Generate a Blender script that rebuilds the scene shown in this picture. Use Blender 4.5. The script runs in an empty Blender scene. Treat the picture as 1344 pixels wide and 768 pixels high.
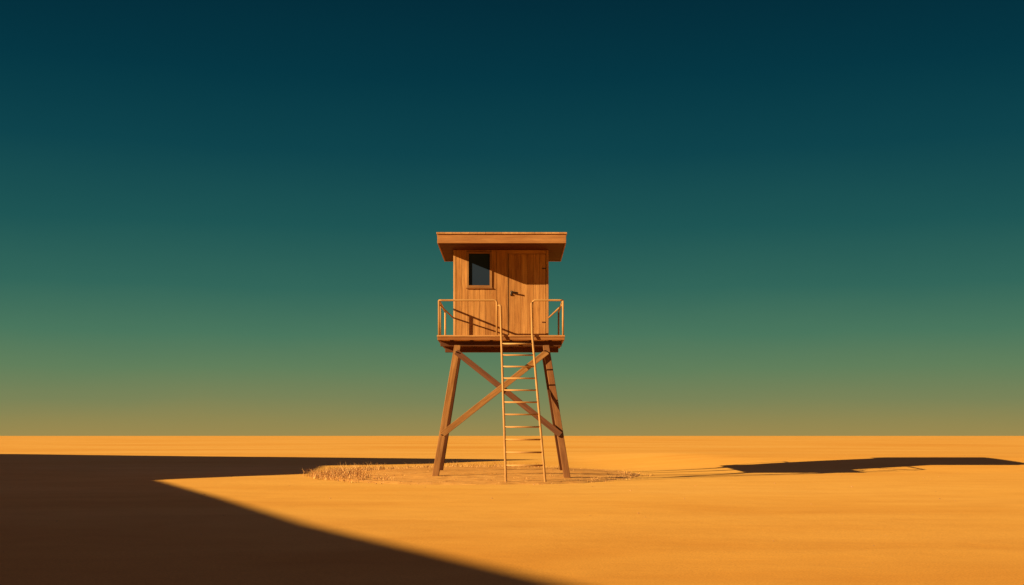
import bpy, math, random
from mathutils import Vector, noise, Matrix
random.seed(7)
C = bpy.context.scene.collection
F = 1680.0; HC = 1.0
SD = Vector((1.9, 1.0, -0.765)); SUN = SD.normalized()
KX, KY = SD.x/-SD.z, SD.y/-SD.z

# ------------------------------------------------------------ node helpers
def new_mat(name):
    m = bpy.data.materials.new(name); m.use_nodes = True
    nt = m.node_tree; b = nt.nodes['Principled BSDF']
    return m, nt, b
def N(nt, t, **kw):
    n = nt.nodes.new(t)
    for k, v in kw.items(): setattr(n, k, v)
    return n
def mathn(nt, op, a, b=None):
    n = N(nt, 'ShaderNodeMath', operation=op)
    for i, v in enumerate((a, b)):
        if v is None: continue
        if isinstance(v, (int, float)): n.inputs[i].default_value = v
        else: nt.links.new(v, n.inputs[i])
    return n.outputs[0]
def ramp(nt, fac, stops, interp='LINEAR'):
    n = N(nt, 'ShaderNodeValToRGB'); n.color_ramp.interpolation = interp
    e = n.color_ramp.elements
    while len(e) < len(stops): e.new(0.5)
    for i, (p, c) in enumerate(stops):
        e[i].position = p; e[i].color = (c[0], c[1], c[2], 1)
    nt.links.new(fac, n.inputs[0]); return n.outputs[0]
def noisen(nt, vec, scale, detail=4, rough=.55, mscale=None, dist=0, rot=None):
    if mscale is not None:
        mp = N(nt, 'ShaderNodeMapping'); mp.inputs['Scale'].default_value = mscale
        if rot: mp.inputs['Rotation'].default_value = rot
        nt.links.new(vec, mp.inputs[0]); vec = mp.outputs[0]
    n = N(nt, 'ShaderNodeTexNoise'); n.inputs['Scale'].default_value = scale
    n.inputs['Detail'].default_value = detail; n.inputs['Roughness'].default_value = rough
    n.inputs['Distortion'].default_value = dist
    nt.links.new(vec, n.inputs['Vector']); return n.outputs[0]
def mixc(nt, fac, a, b, mode='MIX'):
    n = N(nt, 'ShaderNodeMix', data_type='RGBA', blend_type=mode)
    for sock, v in ((n.inputs[0], fac), (n.inputs[6], a), (n.inputs[7], b)):
        if isinstance(v, (int, float)): sock.default_value = v
        elif isinstance(v, tuple): sock.default_value = (*v, 1)
        else: nt.links.new(v, sock)
    return n.outputs[2]
def bump(nt, h, strength, dist, bsdf, prev=None):
    n = N(nt, 'ShaderNodeBump'); n.inputs['Strength'].default_value = strength
    n.inputs['Distance'].default_value = dist
    nt.links.new(h, n.inputs['Height'])
    if prev is not None: nt.links.new(prev, n.inputs['Normal'])
    nt.links.new(n.outputs[0], bsdf.inputs['Normal']); return n.outputs[0]

def wood(name, dark, light, rough=.75):
    m, nt, b = new_mat(name)
    a = N(nt, 'ShaderNodeAttribute', attribute_name='gco').outputs['Vector']
    t = N(nt, 'ShaderNodeAttribute', attribute_name='tint').outputs['Fac']
    n1 = noisen(nt, a, 1, 5, .6, (22, 22, 1.3), .6)
    n2 = noisen(nt, a, 1, 3, .6, (110, 110, 4))
    n3 = noisen(nt, a, 1.7, 3, .5)
    c = ramp(nt, n1, [(.3, dark), (.52, tuple((d+l)/2 for d, l in zip(dark, light))), (.72, light)])
    streak = ramp(nt, n2, [(.3, (.66,.58,.50)), (.5, (1,1,1))])
    c = mixc(nt, .7, c, streak, 'MULTIPLY')
    patch = ramp(nt, n3, [(.3, (.82,.74,.66)), (.65, (1.0,1.0,1.0))])
    c = mixc(nt, .8, c, patch, 'MULTIPLY')
    tv = ramp(nt, t, [(0, (.74,.66,.58)), (1, (1.0,1.0,1.0))])
    c = mixc(nt, 1.0, c, tv, 'MULTIPLY')
    nt.links.new(c, b.inputs['Base Color']); b.inputs['Roughness'].default_value = rough
    b.inputs['Specular IOR Level'].default_value = .2
    bump(nt, n1, .5, .004, b)
    return m
M_wall = wood('wall_wood', (.38,.17,.048), (.66,.34,.10))
M_beam = wood('beam_wood', (.25,.115,.035), (.50,.26,.085))
M_leg = wood('shaded_leg_wood', (.15,.06,.02), (.32,.15,.048))  # beam wood darkened, the front right leg's shade put into its colour
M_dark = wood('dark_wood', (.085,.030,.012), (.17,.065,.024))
M_fascia = wood('fascia_wood', (.30,.125,.038), (.48,.23,.07))
M_trim = wood('trim_wood', (.46,.23,.075), (.70,.39,.14))
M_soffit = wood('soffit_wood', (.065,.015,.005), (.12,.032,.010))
M_rail = wood('rail_wood', (.50,.28,.09), (.70,.43,.16), .6)
m, nt, b = new_mat('glass_dark')
co = N(nt, 'ShaderNodeTexCoord').outputs['Object']
nn = noisen(nt, co, 1.2, 2)
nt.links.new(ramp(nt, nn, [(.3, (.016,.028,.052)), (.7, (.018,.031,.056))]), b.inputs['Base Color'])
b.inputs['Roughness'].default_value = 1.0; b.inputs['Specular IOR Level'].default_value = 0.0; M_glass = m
m, nt, b = new_mat('dark_iron')
co = N(nt, 'ShaderNodeTexCoord').outputs['Object']
nn = noisen(nt, co, 40, 4)
nt.links.new(ramp(nt, nn, [(.3, (.03,.022,.018)), (.7, (.09,.06,.04))]), b.inputs['Base Color'])
b.inputs['Metallic'].default_value = .6; b.inputs['Roughness'].default_value = .5; M_iron = m

# ------------------------------------------------------------ terrain height
def sstep(a, b, x):
    t = min(1, max(0, (x-a)/(b-a))); return t*t*(3-2*t)
def gz(x, y):
    r = math.hypot(x, y)
    f = 1.0 if r < 60 else max(0.0, 1 - (r-60)/120)
    # gentle sand swell added behind and right of the tower to widen its shadow
    sx = sstep(2, 7.5, x)*(1-sstep(24, 70, x))
    sw = .33*sx*sstep(33.6, 40.5, y)*(1-sstep(43, 85, y))
    k = 1-.75*sx
    z = noise.noise(Vector((x*.09, y*.13, 3.1)))*.022*k + noise.noise(Vector((x*.33, y*.5, 7)))*.009*k + noise.noise(Vector((x*1.1, y*1.6, 1)))*.004*k
    return z*f + sw
MX, MY, RX, RY = -.82, 33.4, 4.1, 7.1
def rimr(a): return 1 + .035*noise.noise(Vector((math.cos(a)*2.2, math.sin(a)*2.2, .5))) + .02*noise.noise(Vector((math.cos(a)*9, math.sin(a)*9, 4)))
def moundz(x, y):
    dx, dy = (x-MX)/RX, (y-MY)/RY
    r = math.hypot(dx, dy)/rimr(math.atan2(dy, dx))
    s = sstep(0, .09, 1-r); s2 = sstep(0, .5, 1-r)
    lip = .010*math.exp(-((r-.94)/.035)**2)
    return gz(x, y) - .004 + .022*s + lip + .075*s2 + (noise.noise(Vector((x*2.3, y*2.3, 9)))*.006 + noise.noise(Vector((x*7, y*7, 2)))*.002)*s

def mesh_obj(name, verts, faces, mat, parent=None, smooth=False, tint=None, gco=None):
    me = bpy.data.meshes.new(name); me.from_pydata(verts, [], faces)
    if tint:
        a = me.attributes.new('tint', 'FLOAT', 'POINT'); a.data.foreach_set('value', tint)
        a = me.attributes.new('gco', 'FLOAT_VECTOR', 'POINT'); a.data.foreach_set('vector', [c for g in gco for c in g])
    if smooth: me.polygons.foreach_set('use_smooth', [True]*len(me.polygons))
    me.materials.append(mat); me.update()
    o = bpy.data.objects.new(name, me); C.objects.link(o)
    if parent: o.parent = parent
    return o
def props(o, **kw):
    for k, v in kw.items(): o[k] = v
    return o

# ------------------------------------------------------------ sand material
def sand(name, c_dark, c_mid, c_light, coarse=False):
    m, nt, b = new_mat(name)
    co = N(nt, 'ShaderNodeTexCoord').outputs['Object']
    big = noisen(nt, co, 1, 3, .5, (.035, .05, .1), .4)
    drift = noisen(nt, co, 1, 4, .55, (.2, .4, .5), .9, (0, 0, .3))
    mid = noisen(nt, co, 1, 5, .6, (.8, 1.2, 1), .6, (0, 0, -.15))
    fine = noisen(nt, co, 60 if not coarse else 30, 4, .7)
    c = ramp(nt, big, [(.34, c_dark), (.5, c_mid), (.66, c_light)])
    c = mixc(nt, .36, c, ramp(nt, drift, [(.34, (.86,.74,.56)), (.58, (1,1,1))]), 'MULTIPLY')
    c = mixc(nt, .34, c, ramp(nt, mid, [(.34, (.86,.78,.68)), (.58, (1,1,1))]), 'MULTIPLY')
    if not coarse:      # redder sand on the low flat south of the tower
        sp = N(nt, 'ShaderNodeSeparateXYZ'); nt.links.new(co, sp.inputs[0])
        yy = mathn(nt, 'ADD', mathn(nt, 'MULTIPLY', sp.outputs[1], 1/30), mathn(nt, 'MULTIPLY', drift, .25))
        c = mixc(nt, 1.0, c, ramp(nt, yy, [(.30, (.84,.75,.64)), (.85, (1,1,1))]), 'MULTIPLY')
    c = mixc(nt, .75 if not coarse else .7, c, ramp(nt, fine, [(.32, (.68,.60,.52)), (.6, (1,1,1))]), 'MULTIPLY')
    if coarse:
        sc = noisen(nt, co, 3.5, 5, .65)
        c = mixc(nt, .7, c, ramp(nt, sc, [(.36, (.60,.50,.40)), (.56, (1,1,1))]), 'MULTIPLY')
    nt.links.new(c, b.inputs['Base Color']); b.inputs['Roughness'].default_value = .95
    b.inputs['Specular IOR Level'].default_value = .1
    p = bump(nt, mid, .3, .03, b)
    wv = noisen(nt, co, 1, 3, .5, (2.2, 7, 1), 1.2, (0, 0, .25))
    p = bump(nt, wv, .4, .012, b, p)
    bump(nt, fine, .4, .004 if not coarse else .006, b, p)
    return m
M_sand = sand('desert_sand', (.88,.43,.062), (.94,.50,.085), (.98,.56,.115))
M_patch = sand('patch_sand', (.74,.355,.08), (.84,.43,.095), (.90,.49,.125), True)

# ground sheet
def spaced(lo, hi, c, step, k):
    out = []
    x = c; s = step
    while x < hi: out.append(x); x += s; s = max(step, (x-c)*k)
    out.append(hi)
    x = c - step; 
    while x > lo: out.insert(0, x); s = max(step, (c-x)*k); x -= s
    out.insert(0, lo); return out
xs = spaced(-7000, 7000, 0, .22, .022); ys = spaced(-300, 9000, 14, .22, .022)
vs = [(x, y, gz(x, y)) for y in ys for x in xs]; nx = len(xs)
fs = [(j*nx+i, j*nx+i+1, (j+1)*nx+i+1, (j+1)*nx+i) for j in range(len(ys)-1) for i in range(nx-1)]
props(mesh_obj('ground', vs, fs, M_sand, smooth=True), kind='structure', label='wide flat orange desert sand', category='ground')
# low sandy mound
na, nr = 260, 60; vs = [(MX, MY, moundz(MX, MY))]; fs = []
for k in range(1, nr+1):
    q = (k/nr)**.7
    for i in range(na):
        a = 2*math.pi*i/na; r = q*rimr(a)*1.0
        x = MX+RX*r*math.cos(a); y = MY+RY*r*math.sin(a); z = moundz(x, y)
        if k == nr: z = gz(x, y)-.03
        vs.append((x, y, z+.004 if k < nr else z))
for i in range(na): fs.append((0, 1+i, 1+(i+1) % na))
for k in range(nr-1):
    for i in range(na):
        a0 = 1+k*na+i; a1 = 1+k*na+(i+1) % na
        fs.append((a0, a0+na, a1+na, a1))
props(mesh_obj('sand_patch', vs, fs, M_patch, smooth=True), kind='structure', label='low round patch of rough packed sand under the tower', category='sand')

# unseen ridge added outside the left edge, crest shaped to throw the long shadow
HX = -32
outline = [(13,-22), (8,-9), (3.2,2.6), (.42,8.57), (-2.2,14.24), (-4.5,20.2), (-8.05,29), (-5.3,33.6), (-6.3,43), (-2.6,46.5), (1.2,53.5), (-28,70)]
prof = []
for X, Y in outline:
    h = (X-HX)/KX; prof.append((Y-h*KY, h))
prof = [(-90, 9), (-62, 15)] + prof + [(72, 0)]
for i in range(1, len(prof)):
    if prof[i][0] <= prof[i-1][0]: prof[i] = (prof[i-1][0]+.3, prof[i][1])
def hh(y):
    for (a, ha), (b_, hb) in zip(prof, prof[1:]):
        if a <= y <= b_: return ha + (hb-ha)*(y-a)/(b_-a)
    return 0
cs = [(-3.6,0), (-2.7,.25), (-1.8,.5), (-.9,.75), (-.3,.92), (0,1), (.06,.86), (.12,.66), (.18,.5), (.24,.32), (.3,.14), (.36,0)]
vs = []; fs = []; ny = 320
for j in range(ny):
    y = -90 + 162*j/(ny-1); h = hh(y)
    for u, w in cs:
        nse = noise.noise(Vector((u*3, y*.35, 2)))*.5 + noise.noise(Vector((u*9, y*1.1, 5)))*.25
        k = 0 if u == 0 else min(1, h/6)*(1 if w > 0 else .3)
        vs.append((HX+u*h+(nse*k if u > 0 else 0), y, h*w-.15+(nse*.3*k if u < 0 else 0) + (.15 if u == 0 else 0)))
n = len(cs)
for j in range(ny-1):
    for i in range(n-1): fs.append((j*n+i, j*n+i+1, (j+1)*n+i+1, (j+1)*n+i))
M_rock = sand('sandstone', (.42,.22,.10), (.52,.28,.13), (.60,.34,.16), True)
props(mesh_obj('shadow_caster', vs, fs, M_rock), kind='structure', label='unseen ridge added beyond the left edge to cast the long shadow', category='shadow_caster')

# ------------------------------------------------------------ tower builder
ROOT = Vector((-.26, 31.5, moundz(-.26, 31.5)))
root = bpy.data.objects.new('lookout_tower', None); root.location = ROOT; C.objects.link(root)
props(root, label='wooden lookout tower with railed deck, small cabin and ladder standing on the sandy patch', category='tower')
class MB:
    def __init__(s): s.v = []; s.f = []; s.t = []; s.g = []
    def _add(s, pts, faces, loc):
        o = len(s.v); t = random.random(); off = Vector((random.uniform(0,50), random.uniform(0,50), random.uniform(0,50)))
        s.v += [tuple(Vector(p)-ROOT) for p in pts]; s.f += [tuple(i+o for i in f) for f in faces]
        s.t += [t]*len(pts); s.g += [tuple(Vector(l)+off) for l in loc]
    FC = [(0,2,3,1), (4,5,7,6), (0,1,5,4), (2,6,7,3), (0,4,6,2), (1,3,7,5)]
    def box(s, x0, x1, y0, y1, z0, z1):
        d = (x1-x0, y1-y0, z1-z0); ax = d.index(max(d)); order = [i for i in range(3) if i != ax]+[ax]
        pts = [(x, y, z) for x in (x0, x1) for y in (y0, y1) for z in (z0, z1)]
        s._add(pts, s.FC, [[p[i] for i in order] for p in pts]); return s
    def beam(s, p0, p1, w, d, ref=(0,1,0)):
        p0 = Vector(p0); p1 = Vector(p1); L = (p1-p0).length; ez = (p1-p0).normalized()
        ex = Vector(ref).cross(ez).normalized(); ey = ez.cross(ex)
        loc = [(a, b_, c) for a in (-w/2, w/2) for b_ in (-d/2, d/2) for c in (0, L)]
        s._add([p0+ex*a+ey*b_+ez*c for a, b_, c in loc], s.FC, loc); return s
    def tube(s, pts, r, bend=.06, n=10):
        pts = [Vector(p) for p in pts]; path = [pts[0]]
        for i in range(1, len(pts)-1):
            a, p, c = pts[i-1], pts[i], pts[i+1]
            d0 = (a-p).normalized(); d1 = (c-p).normalized()
            for k in range(6):
                t = k/5; q0 = p+d0*bend; q1 = p+d1*bend
                path.append(q0*(1-t)**2 + p*2*t*(1-t) + q1*t*t)
        path.append(pts[-1])
        vs = []; loc = []; fs = []; L = 0; ref = Vector((.31,.17,.05)).normalized()
        for i, p in enumerate(path):
            d = (path[min(i+1, len(path)-1)] - path[max(i-1, 0)]).normalized()
            ex = ref.cross(d).normalized(); ey = d.cross(ex)
            if i: L += (p-path[i-1]).length
            for k in range(n):
                a = 2*math.pi*k/n; vs.append(p+ex*r*math.cos(a)+ey*r*math.sin(a)); loc.append((r*math.cos(a), r*math.sin(a), L))
        for i in range(len(path)-1):
            for k in range(n): fs.append((i*n+k, i*n+(k+1) % n, (i+1)*n+(k+1) % n, (i+1)*n+k))
        fs.append(tuple(range(n))[::-1]); fs.append(tuple((len(path)-1)*n+k for k in range(n)))
        s._add(vs, fs, loc); return s
    def build(s, name, mat, parent, bev=.006, label=None):
        o = mesh_obj(name, s.v, s.f, mat, parent, False, s.t, s.g)
        if bev:
            md = o.modifiers.new('bevel', 'BEVEL'); md.width = bev; md.segments = 2; md.limit_method = 'ANGLE'; md.angle_limit = math.radians(50)
        else: o.data.polygons.foreach_set('use_smooth', [len(p.vertices) == 4 for p in o.data.polygons])
        if label: o['label'] = label
        return o

# --- legs
DZ = 3.357                                   # deck top
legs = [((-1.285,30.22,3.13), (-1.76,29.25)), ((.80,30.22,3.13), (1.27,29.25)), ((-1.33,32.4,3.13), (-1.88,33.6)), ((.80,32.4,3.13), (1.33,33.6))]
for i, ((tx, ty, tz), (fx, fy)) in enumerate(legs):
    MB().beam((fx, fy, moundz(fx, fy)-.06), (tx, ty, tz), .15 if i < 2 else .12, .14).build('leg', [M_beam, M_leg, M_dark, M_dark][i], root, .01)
def legpt(i, z):
    (tx, ty, tz), (fx, fy) = legs[i]; z0 = moundz(fx, fy); t = (z-z0)/(tz-z0)
    return Vector((fx+(tx-fx)*t, fy+(ty-fy)*t, z))
# front X brace: one behind the other, bolted to the leg faces
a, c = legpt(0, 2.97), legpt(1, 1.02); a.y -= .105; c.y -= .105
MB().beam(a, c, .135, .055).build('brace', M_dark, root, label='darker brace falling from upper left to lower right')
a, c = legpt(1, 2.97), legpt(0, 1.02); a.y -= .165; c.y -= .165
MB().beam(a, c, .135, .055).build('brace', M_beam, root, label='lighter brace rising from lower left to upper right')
# bolts
for i, z in ((0, 2.97), (1, 2.97), (0, 1.02), (1, 1.02)):
    p = legpt(i, z); MB().tube([p+Vector((0,-.205,0)), p+Vector((0,-.06,0))], .016, n=8).build('bolt', M_iron, root, 0)

# --- platform
X0, X1, Y0, Y1 = -1.75, 1.232, 30.0, 32.95
d = MB(); y = Y0-.015; 
while y < Y1:
    d.box(X0-.008, X1+.008, y, min(y+.137, Y1+.01), DZ-.035, DZ); y += .142
plat = d.build('platform', M_trim, root, .004)
d = MB(); d.box(X0, X1, Y0, Y0+.045, 3.245, DZ-.037); d.box(X0, X1, Y1-.045, Y1, 3.245, DZ-.037)
d.box(X0, X0+.045, Y0+.047, Y1-.047, 3.247, DZ-.037); d.box(X1-.045, X1, Y0+.047, Y1-.047, 3.247, DZ-.037)
d.build('rim_board', M_fascia, plat, .005)
for i in range(6):
    x = X0+.32+i*(X1-X0-.64)/5
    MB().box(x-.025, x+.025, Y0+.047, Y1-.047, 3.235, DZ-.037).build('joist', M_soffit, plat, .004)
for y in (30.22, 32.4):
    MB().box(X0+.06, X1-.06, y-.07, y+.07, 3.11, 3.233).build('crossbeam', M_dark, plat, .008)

# --- cabin
CX0, CX1, CY0, CY1, CT = -1.42, .886, 31.0, 32.72, 5.498
WX0, WX1, WZ0, WZ1 = -1.06, -.525, 4.63, 5.425          # opening
DX0, DX1, DT = -.085, .825, 5.40
w = MB(); edges = [CX0+.06]
while edges[-1] < DX0-.2: edges.append(edges[-1]+.138+random.uniform(-.012,.012))
edges[-1] = DX0-.035
for e0, e1 in zip(edges, edges[1:]):
    x0, x1 = e0+.003, e1-.003; j = random.uniform(0,.004)
    if x1 > WX0 and x0 < WX1:
        if x0 < WX0: w.box(x0, WX0-.001, CY0+j, CY0+.03, DZ+.001, CT)
        if x1 > WX1: w.box(WX1+.001, x1, CY0+j, CY0+.03, DZ+.001, CT)
        a0, a1 = max(x0, WX0), min(x1, WX1)
        w.box(a0, a1, CY0+j, CY0+.03, DZ+.001, WZ0); w.box(a0, a1, CY0+j, CY0+.03, WZ1, CT)
    else: w.box(x0, x1, CY0+j, CY0+.03, DZ+.001, CT)
w.box(DX0-.033, DX1+.0, CY0+.002, CY0+.03, DT+.006, CT)       # header over door
w.box(CX0+.05, WX0, CY0+.032, CY0+.05, DZ+.001, CT-.002); w.box(WX1, DX0-.01, CY0+.032, CY0+.05, DZ+.001, CT-.002)
w.box(WX0+.001, WX1-.001, CY0+.032, CY0+.05, DZ+.001, WZ0-.001)
w.build('wall', M_wall, root, .004, 'front wall of upright planks around window and door')
def plankwall(axis, a0, a1, p0, p1):
    w = MB(); k = a0
    while k < a1-.03:
        e = min(k+.14, a1)
        if axis == 'y': w.box(p0+random.uniform(0,.004), p1-random.uniform(0,.004), k+.003, e-.003, DZ+.001, CT)
        else: w.box(k+.003, e-.003, p0+random.uniform(0,.004), p1-random.uniform(0,.004), DZ+.001, CT)
        k = e
    return w
plankwall('y', CY0+.065, CY1-.065, CX0+.005, CX0+.04).build('wall', M_wall, root, .004)
plankwall('y', CY0+.065, CY1-.065, CX1-.04, CX1-.005).build('wall', M_wall, root, .004)
plankwall('x', CX0+.065, CX1-.065, CY1-.04, CY1-.005).build('wall', M_wall, root, .004)
for x, y in ((CX0, CY0-.008), (CX1-.058, CY0-.008), (CX0, CY1-.06), (CX1-.058, CY1-.06)):
    MB().box(x, x+.058, y, y+.065, DZ+.001, CT).build('corner_post', M_trim, root, .006)
# window
f = MB()
f.box(WX0-.04, WX0+.012, CY0-.024, CY0, WZ0-.045, WZ1+.035); f.box(WX1-.012, WX1+.04, CY0-.024, CY0, WZ0-.045, WZ1+.035)
f.box(WX0+.013, WX1-.013, CY0-.022, CY0-.001, WZ1-.010, WZ1+.033); f.box(WX0+.013, WX1-.013, CY0-.022, CY0-.001, WZ0-.043, WZ0+.012)
win = f.build('window', M_beam, root, .003)
MB().box(WX0-.055, WX1+.055, CY0-.04, CY0-.002, WZ0-.068, WZ0-.047).build('sill', M_fascia, win, .004)
pane = MB().box(WX0+.002, WX1-.002, CY0+.022, CY0+.030, WZ0+.002, WZ1-.002).build('pane', M_glass, win, 0)
pane.data.polygons.foreach_set('use_smooth', [False]*len(pane.data.polygons))
s_ = MB(); s_.box(WX0+.001, WX0+.016, CY0+.004, CY0+.020, WZ0+.001, WZ1-.001); s_.box(WX1-.016, WX1-.001, CY0+.004, CY0+.020, WZ0+.001, WZ1-.001)
s_.box(WX0+.017, WX1-.017, CY0+.005, CY0+.019, WZ1-.016, WZ1-.001); s_.box(WX0+.017, WX1-.017, CY0+.005, CY0+.019, WZ0+.001, WZ0+.016)
s_.build('sash', M_dark, win, .003)
# door
dr = MB(); n = 6; wd = (DX1-DX0-.012)/n
for i in range(n):
    dr.box(DX0+.006+i*wd+.002, DX0+.006+(i+1)*wd-.002, CY0+.004+random.uniform(0,.003), CY0+.035, DZ+.012, DT)
dr.box(DX0+.008, DX1-.008, CY0+.036, CY0+.05, DZ+.014, DT-.004)
door = dr.build('door', M_wall, root, .004)
fr = MB(); fr.box(DX0-.033, DX0-.002, CY0-.006, CY0+.03, DZ+.001, DT+.004); fr.box(DX1+.001, CX1-.060, CY0+.0, CY0+.03, DZ+.001, CT)
fr.build('door_frame', M_beam, door, .003)
hz = 4.46; h = MB(); h.box(-.04, .005, CY0-.012, CY0+.003, hz-.07, hz+.05)
h.tube([(-.018, CY0-.005, hz+.02), (-.018, CY0-.06, hz+.02), (.15, CY0-.065, hz-.01)], .019, .02)
h.tube([(-.018, CY0-.005, hz-.04), (-.018, CY0-.03, hz-.04)], .016)
h.build('handle', M_iron, door, 0)
for z in (3.75, 5.05):
    MB().box(DX1-.10, DX1-.006, CY0-.004, CY0+.003, z-.014, z+.014).build('hinge', M_dark, door, .003)

# --- roof
RX0, RX1, RY0, RY1 = -1.745, 1.264, 29.9, 33.0
r = MB(); y = RY0+.04
while y < RY1-.05: r.box(RX0+.03, RX1-.03, y, min(y+.15, RY1-.04), 5.503, 5.53); y += .153
soff = r
rf = MB(); x = RX0-.02
while x < RX1+.0:
    rf.box(x, min(x+.19, RX1+.02), RY0-.03, RY1+.03, 5.712, 5.752); x += .192
roof = rf.build('roof', M_trim, root, .005)
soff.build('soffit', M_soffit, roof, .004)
fa = MB(); fa.box(RX0, RX1, RY0, RY0+.035, 5.50, 5.709); fa.box(RX0, RX1, RY1-.035, RY1, 5.49, 5.709)
fa.box(RX0, RX0+.03, RY0+.037, RY1-.037, 5.492, 5.709); fa.box(RX1-.03, RX1, RY0+.037, RY1-.037, 5.492, 5.709)
fa.build('fascia', M_fascia, roof, .005)

# --- railings
RT = 4.18; ra = .023; YF = 30.045; YB = 32.88; XL = -1.715; XR = 1.197
def post(x, y, par, top=RT): MB().tube([(x, y, DZ-.005), (x, y, top-.012)], ra).build('post', M_rail, par, 0)
rl = MB().tube([(-.357, YF, DZ-.005), (-.357, YF, RT), (XL, YF, RT), (XL, YB, RT)], ra, .07)
left = rl.build('railing', M_rail, root, 0, 'railing round the left end of the deck')
post(XL, YF, left); post(XL, 30.62, left); post(XL, YB, left)
MB().tube([(XL, YF+.02, 4.09), (CX0-.01, CY0-.01, 3.86)], .018).build('tie_bar', M_rail, left, 0)
rr = MB().tube([(.485, YF, DZ-.005), (.485, YF, RT), (XR, YF, RT), (XR, YB, RT)], ra, .07)
right = rr.build('railing', M_rail, root, 0, 'railing round the right end of the deck')
post(XR, YF, right); post(XR, YB, right)
MB().tube([(XR, YF+.02, 4.09), (CX1+.01, CY0-.01, 3.86)], .018).build('tie_bar', M_rail, right, 0)

# --- ladder
LY, TY = 27.25, 29.93
def lad(side, z):
    t = z/3.33; 
    return Vector(((-.128 if side == 0 else .71)*(1-t)+(-.25 if side == 0 else .475)*t, LY+(TY-LY)*t, z))
gl = moundz(.3, LY)
ladder = bpy.data.objects.new('ladder', None); C.objects.link(ladder); ladder.parent = root
for sd, xt, zt in ((0, -.268, 4.05), (1, .43, 4.1)):
    p = [lad(sd, gl-.05), lad(sd, 3.33), (xt, TY, zt)]
    if sd == 0: p.append((xt-.05, TY+.09, zt+.0))
    else: p[2] = (.455, TY, zt); p.append((.485, YF, zt+.02))
    MB().tube(p, .026, .05).build('stringer', M_rail, ladder, 0)
for i in range(11):
    z = .36 + i*.278
    MB().tube([lad(0, z), lad(1, z)], .019).build('rung', M_rail, ladder, 0)

# ------------------------------------------------------------ grass, pebbles
def grass_mat():
    m, nt, b = new_mat('dry_grass')
    t = N(nt, 'ShaderNodeAttribute', attribute_name='tint').outputs['Fac']
    nt.links.new(ramp(nt, t, [(0, (.20,.09,.025)), (.5, (.52,.26,.07)), (1, (.80,.47,.15))]), b.inputs['Base Color'])
    b.inputs['Roughness'].default_value = .8; return m
V = []; Fc = []; T = []; G = []
def inm(x, y):
    dx, dy = (x-MX)/RX, (y-MY)/RY; return math.hypot(dx, dy) < rimr(math.atan2(dy, dx))*.985
def blade(x, y, h, lean, az):
    z = (moundz(x, y) if inm(x, y) else gz(x, y))-.005; o = len(V); t = random.random(); wd = random.uniform(.003,.006)
    pa = random.uniform(0, math.pi); px, py = math.cos(pa)*wd, math.sin(pa)*wd
    for k in range(4):
        q = k/3; r = lean*q*q; cx = x+math.cos(az)*r; cy = y+math.sin(az)*r; zz = z+h*q*(1-.35*q*min(1.6, lean/max(h,.01))); s = 1-q*.8
        V.extend([(cx-px*s, cy-py*s, zz), (cx+px*s, cy+py*s, zz)]); T.extend([t, t]); G.extend([(0,0,0)]*2)
    for k in range(3): Fc.append((o+2*k, o+2*k+1, o+2*k+3, o+2*k+2))
def tuft(x, y, n, h, spread):
    for _ in range(n):
        blade(x+random.gauss(0, spread), y+random.gauss(0, spread), h*random.uniform(.4,1.1), h*random.uniform(.2,1.3), random.uniform(0, 2*math.pi))
def rim(a, q=1.0): r = rimr(a)*q; return MX+RX*r*math.cos(a), MY+RY*r*math.sin(a)
for _ in range(140):       # left rim clumps
    a = math.radians(random.gauss(192, 22)); x, y = rim(a, random.uniform(.78, 1.06)); tuft(x, y, random.randint(14, 34), random.uniform(.08,.29), random.uniform(.04,.12))
for _ in range(110):       # back rim
    a = math.radians(random.uniform(55, 175)); x, y = rim(a, random.uniform(.72,1.0)); tuft(x, y, random.randint(10, 24), random.uniform(.08,.26), random.uniform(.05,.14))
for _ in range(60):       # right rim, low
    a = math.radians(random.gauss(-20, 24)); x, y = rim(a, random.uniform(.86,1.04)); tuft(x, y, random.randint(8, 20), random.uniform(.03,.10), random.uniform(.05,.16))
for _ in range(150):       # inside and front
    a = random.uniform(0, 2*math.pi); x, y = rim(a, random.uniform(.1,.98)**.6); tuft(x, y, random.randint(4, 12), random.uniform(.02,.09), random.uniform(.03,.1))
g = mesh_obj('dry_grass', V, Fc, grass_mat(), tint=T, gco=G)
props(g, kind='stuff', label='sparse dry straw coloured grass on the edge of the sandy patch', category='grass')

V = []; Fc = []
ICO = [(0,0,1),(.89,0,.45),(.28,.85,.45),(-.72,.53,.45),(-.72,-.53,.45),(.28,-.85,.45),(.72,.53,-.45),(-.28,.85,-.45),(-.89,0,-.45),(-.28,-.85,-.45),(.72,-.53,-.45),(0,0,-1)]
IF = [(0,1,2),(0,2,3),(0,3,4),(0,4,5),(0,5,1),(1,6,2),(2,7,3),(3,8,4),(4,9,5),(5,10,1),(6,7,2),(7,8,3),(8,9,4),(9,10,5),(10,6,1),(11,7,6),(11,8,7),(11,9,8),(11,10,9),(11,6,10)]
def pebble(x, y, s):
    z = moundz(x, y) if inm(x, y) else gz(x, y); o = len(V); az = random.uniform(0, 6.28); sx, sy, sz = random.uniform(.7,1.4), random.uniform(.6,1), random.uniform(.4,.7)
    for p in ICO:
        k = random.uniform(.8,1.2)*s; a, b_ = p[0]*sx*k, p[1]*sy*k
        V.append((x+a*math.cos(az)-b_*math.sin(az), y+a*math.sin(az)+b_*math.cos(az), z+p[2]*sz*k+.2*s))
    Fc.extend([tuple(i+o for i in f) for f in IF])
for _ in range(420):
    a = random.uniform(0, 6.283); x, y = rim(a, math.sqrt(random.random())*.98); pebble(x, y, random.uniform(.005,.016))
for _ in range(110):
    a = random.uniform(math.radians(180), math.radians(370)); x, y = rim(a, random.gauss(.97,.03)); pebble(x, y, random.uniform(.008,.020))
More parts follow.
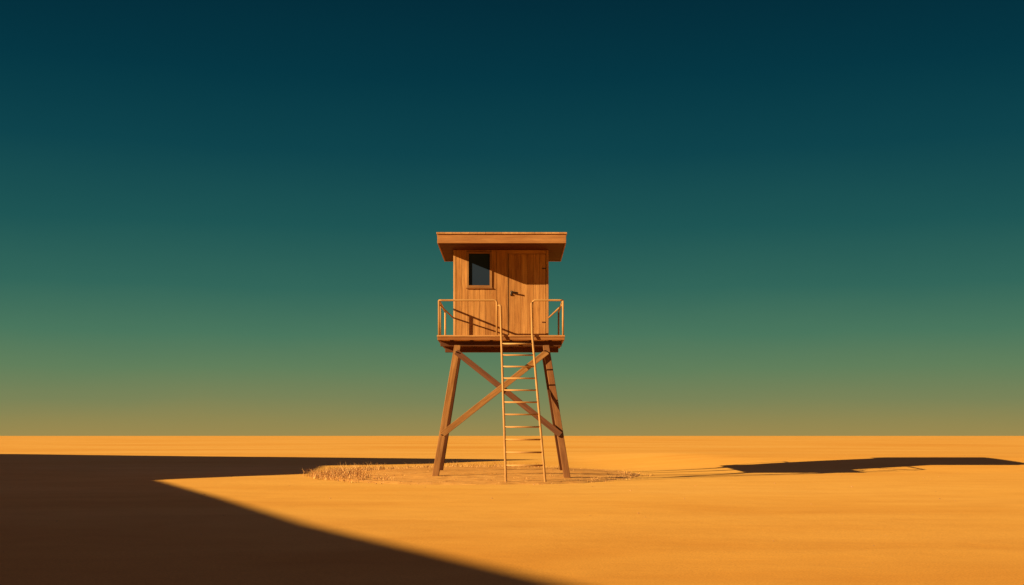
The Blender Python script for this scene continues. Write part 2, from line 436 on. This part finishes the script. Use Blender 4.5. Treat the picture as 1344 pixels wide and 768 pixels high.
for _ in range(120):
    y = random.uniform(8, 45); x = random.uniform(-.42, .42)*y; pebble(x, y, random.uniform(.004,.014)*min(1.5, y/18))
props(mesh_obj('pebbles', V, Fc, M_rock), kind='stuff', label='small pebbles scattered over the sandy patch', category='pebbles')

# ------------------------------------------------------------ light
sd = bpy.data.lights.new('sun', 'SUN'); sd.energy = 9.7; sd.angle = math.radians(.25); sd.color = (1, .74, .40)
so = bpy.data.objects.new('sun', sd); so.rotation_euler = SUN.to_track_quat('-Z', 'Y').to_euler(); C.objects.link(so)
W = bpy.data.worlds.new('World'); bpy.context.scene.world = W; W.use_nodes = True; nt = W.node_tree
def lin(c): return tuple(((v/255)/12.92 if v/255 <= .04045 else ((v/255+.055)/1.055)**2.4) for v in c)
gen = N(nt, 'ShaderNodeTexCoord').outputs['Generated']
sep = N(nt, 'ShaderNodeSeparateXYZ'); nt.links.new(gen, sep.inputs[0])
wob = mathn(nt, 'MULTIPLY', mathn(nt, 'SUBTRACT', noisen(nt, gen, 1, 4, .6, (5, 5, 16)), .5), .022)   # faint haze layering
fac = mathn(nt, 'ADD', mathn(nt, 'MULTIPLY', sep.outputs[2], 2.0), wob)
def pz(y): t = (572-y)/F; return t/math.sqrt(1+t*t)*2
st = [(0, lin((156,138,80))), (pz(555), lin((146,136,82))), (pz(525), lin((123,132,88))), (pz(485), lin((98,128,92))), (pz(440), lin((74,119,94))), (pz(380), lin((50,103,91))), (pz(300), lin((30,86,85))), (pz(200), lin((14,68,77))), (pz(100), lin((5,55,68))), (pz(0), lin((3,45,59))), (.8, (.022,.032,.055)), (1, (.072,.055,.14))]
c = ramp(nt, fac, st)
nt.links.new(c, nt.nodes['Background'].inputs['Color']); nt.nodes['Background'].inputs['Strength'].default_value = 1.0

# ------------------------------------------------------------ camera
cd = bpy.data.cameras.new('camera'); cd.sensor_width = 36; cd.lens = 45; cd.shift_y = (572-384)/1344; cd.clip_end = 20000
cam = bpy.data.objects.new('camera', cd); cam.location = (0, 0, HC); cam.rotation_euler = (math.radians(90), 0, 0); C.objects.link(cam)
sc = bpy.context.scene; sc.camera = cam
sc.view_settings.view_transform = 'Standard'; sc.view_settings.look = 'None'; sc.view_settings.exposure = 0
